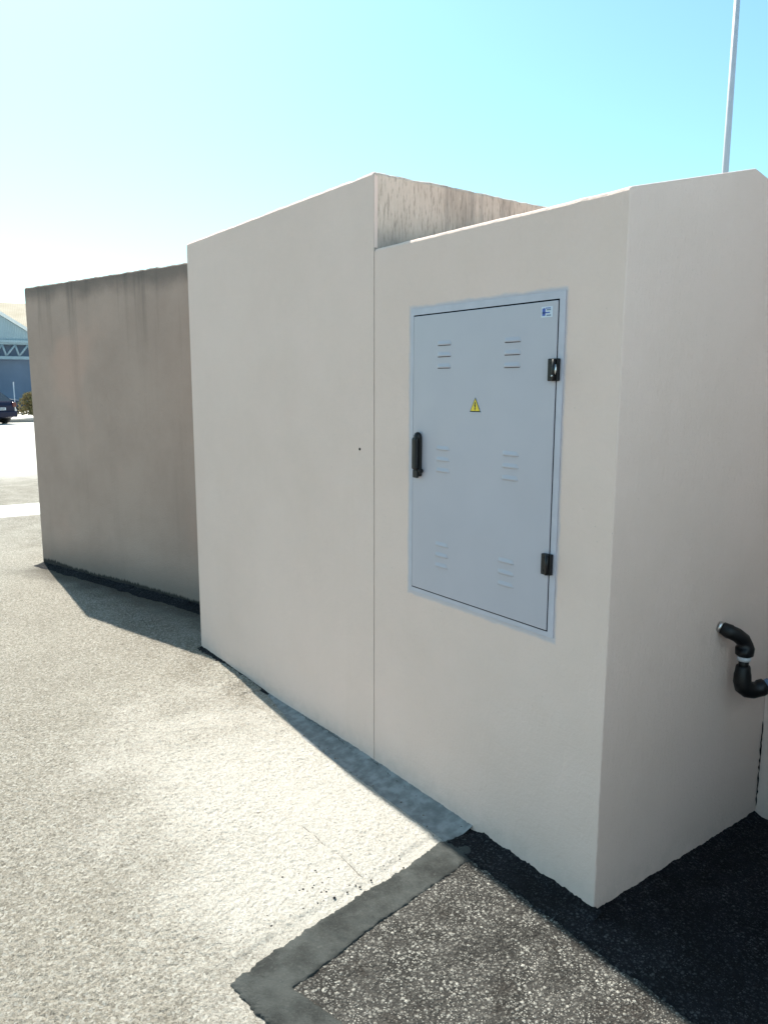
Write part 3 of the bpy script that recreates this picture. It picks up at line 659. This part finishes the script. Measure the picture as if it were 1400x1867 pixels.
# warehouse with gable, truss beam and shaded bay
whs = empty('warehouse', FP(58, 0), AZ); tag(whs, 'blue-grey metal warehouse with white-edged gable and lattice beam beyond the car park', 'warehouse')
def corr(name, c1, c2, sc, rough=.5):
    g = G(name); tc = g.n('ShaderNodeTexCoord'); mp = g.n('ShaderNodeMapping'); g.l(tc.outputs['Object'], mp.inputs[0]); wv = g.n('ShaderNodeTexWave'); g.l(mp.outputs[0], wv.inputs[0]); wv.bands_direction = 'X'; wv.inputs['Scale'].default_value = sc; wv.inputs['Distortion'].default_value = 0
    c = g.mix(g.mr(g.noise(.5, 5), .35, .65), c1, c2); c = g.mix(g.math('MULTIPLY', wv.outputs[1], .25), c, tuple(x*.6 for x in c2))
    return g.done(c, rough, g.bump(wv.outputs[1], .5, .03), 0, .5 if rough < .8 else .05)
M['sheet'] = corr('pale_blue_sheet', (.30, .40, .46), (.36, .47, .53), 3.); M['roof'] = corr('cream_roof_sheet', (.40, .35, .275), (.46, .41, .335), 2., 1.); M['verge'] = mat_plain('white_flashing', (.8, .8, .78), .5)
M['steel'] = mat_plain('pale_blue_steel', (.28, .37, .43), .5)
def z58(y): return 1.6+(706-y)/1553*58
v0, v1 = z58(573), z58(601); sl_ = (v1-v0)/(48*58/1723)           # verge slope per metre
sA = -30*58/1723
ap = (-4.6, v0+sl_*(-4.6-sA)); ev = (sA+100*58/1723, v0+sl_*(100*58/1723)); le = (2*ap[0]-ev[0], ev[1]); zb = z58(624)
bm = bmesh.new(); prism(bm, [(le[0], zb), (ev[0], zb), (ev[0], ev[1]-.05), (ap[0], ap[1]-.05), (le[0], ev[1]-.05)], 0, .3); mesh('gable', bm, M['sheet'], whs)
bm = bmesh.new(); prism(bm, [(le[0]-.2, ev[1]-.12), (ap[0], ap[1]-.03), (ev[0]+.2, ev[1]-.17), (ev[0]+.2, ev[1]+.08), (ap[0], ap[1]+.22), (le[0]-.2, ev[1]+.08)], -.35, -.03); mesh('verge_trim', bm, M['verge'], whs)
bm = bmesh.new(); box(bm, le[0], ev[0], .5, 14, 0, zb-.01); mesh('wall', bm, M['bay'], whs)
bm = bmesh.new(); prism(bm, [(le[0]-.2, ev[1]), (ap[0], ap[1]+.1), (ev[0]+.2, ev[1]), (ev[0]+.2, ev[1]-.12), (ap[0], ap[1]-.02), (le[0]-.2, ev[1]-.12)], -.02, 14); mesh('roof', bm, M['roof'], whs)
# lattice beam across the open bay
z1, z2 = z58(630), z58(655); bm = bmesh.new()
box(bm, le[0], ev[0], -.1, .1, z1-.08, z1+.08); box(bm, le[0], ev[0], -.12, .12, z2-.12, z2+.08)
k = le[0]+.3; step = 14*58/1723; up = True
while k < ev[0]-.3:
    a = (k, z2+.09 if up else z1-.09); b = (k+step*(1.2 if up else .45), z1-.09 if up else z2+.09)
    tube(bm, [(a[0], 0, a[1]), (b[0], 0, b[1])], .07, 6); k = b[0]; up = not up
mesh('lattice_beam', bm, M['steel'], whs)
bm = bmesh.new(); box(bm, le[0], ev[0], -.2, 2.2, zb-.18, zb-.02); mesh('canopy', bm, M['sheet'], whs)
for xx in (le[0]+.2, ev[0]-.2):
    bm = bmesh.new(); box(bm, xx-.15, xx+.15, -.13, .17, 0, z2-.13); mesh('column', bm, M['steel'], whs)
bm = bmesh.new(); box(bm, -5.5, -1.6, .40, .49, .0, 3.0); mesh('roller_door', bm, M['sheet'], whs)

hall = empty('warehouse', FP(74, 4), AZ); tag(hall, 'larger hall behind with a long cream sheet roof above the blue gable', 'warehouse')
zr = 1.6+(706-560)/1553*88; bm = bmesh.new()
prism(bm, [(0, 5.4), (14, zr), (28, 5.4), (28, 5.2), (14, zr-.2), (0, 5.2)], -26, 22, axis='x'); mesh('roof', bm, M['roof'], hall)
bm = bmesh.new(); box(bm, -25.5, 21.5, .5, 27.5, 0, 5.25); mesh('wall', bm, M['sheet'], hall)

# ---------------------------------------------------------------- unseen building, added so its sunlit pale side brightens the kiosk flank
M['pale'] = mat_plain('pale_bounce_render', (.60, .80, .96), .85, var=.06, scale=1.2, bump=.3, bscale=60)  # bluish so that the bounced light cools the kiosk flank
nb_ = empty('bounce_building', (5.6, 1.5, 0)); tag(nb_, 'unseen pale building added on the right to bounce light on to the kiosk flank', 'building')
bm = bmesh.new(); box(bm, 0, 8, -8, 8, .901, 6.6, .02); mesh('wall', bm, M['pale'], nb_)  # wall of the added unseen bounce building
bm = bmesh.new(); box(bm, -.02, 8.02, -8.02, 8.02, 0, .9, .01); mesh('bounce_plinth', bm, M['bay'], nb_)
bm = bmesh.new(); box(bm, -.2, 8.2, -8.2, 8.2, 6.601, 6.75, .02); mesh('roof', bm, M['cement'], nb_)
for yy in (-6, -2.5, 1, 4.5):
    f = bmesh.new(); ring_b = (yy-.6, yy+.6)
    box(f, -.04, .02, yy-.65, yy+.65, 1.15, 1.2); box(f, -.04, .02, yy-.65, yy+.65, 2.3, 2.35); box(f, -.04, .02, yy-.65, yy-.6, 1.2, 2.3); box(f, -.04, .02, yy+.6, yy+.65, 1.2, 2.3)
    fo = mesh('bounce_window', f, M['pole'], nb_); f = bmesh.new(); box(f, -.015, .01, yy-.6, yy+.6, 1.2, 2.3); mesh('bounce_pane', f, M['glass'], fo)

bm = bmesh.new()
for a, b in ((.05, .19),):
    pts = [(.004+.003*fbm(z_, 0, 60, 3), .929+.006*fbm(z_, 1, 60, 3), z_) for z_ in [a+(b-a)*i/10 for i in range(25)]]
    tube(bm, pts, [.0005]+[.0026*max(.15, .7+1.3*fbm(p[2], 3, 70, 2)) for p in pts[1:-1]]+[.0005], 6)
ck = mesh('corner_crack', bm, M['void']); ck.parent = kio; ck.matrix_parent_inverse = Matrix.Translation(-kio.location)

# unseen black tank, added to block light on the kiosk's lower flank
wt = empty('light_blocker', (1.52, .36, 0)); tag(wt, 'unseen black ribbed tank added to keep light off the kiosk flank', 'light blocker')
def ring_profile(prof, n=48):
    bm = bmesh.new(); last = None
    for rr, z in prof:
        row = [bm.verts.new((rr*math.cos(2*math.pi*k/n), rr*math.sin(2*math.pi*k/n), z)) for k in range(n)]
        if last:
            for k in range(n): bm.faces.new((last[k], last[(k+1) % n], row[(k+1) % n], row[k])).smooth = True
        else: bm.faces.new(row)
        last = row
    bm.faces.new(last); return bm
pr = [(.50, .015), (.53, .04)]
for i in range(8): z = .06+i*.15; pr += [(.53, z), (.53, z+.10), (.515, z+.115), (.515, z+.135)]
pr += [(.53, 1.27), (.50, 1.33), (.30, 1.42), (.2, 1.43)]
mesh('blocker_tank', ring_profile(pr), M['black'], wt)
mesh('blocker_lid', ring_profile([(.19, 1.431), (.215, 1.435), (.215, 1.47), (.19, 1.49), (.02, 1.50)]), M['black'], wt)
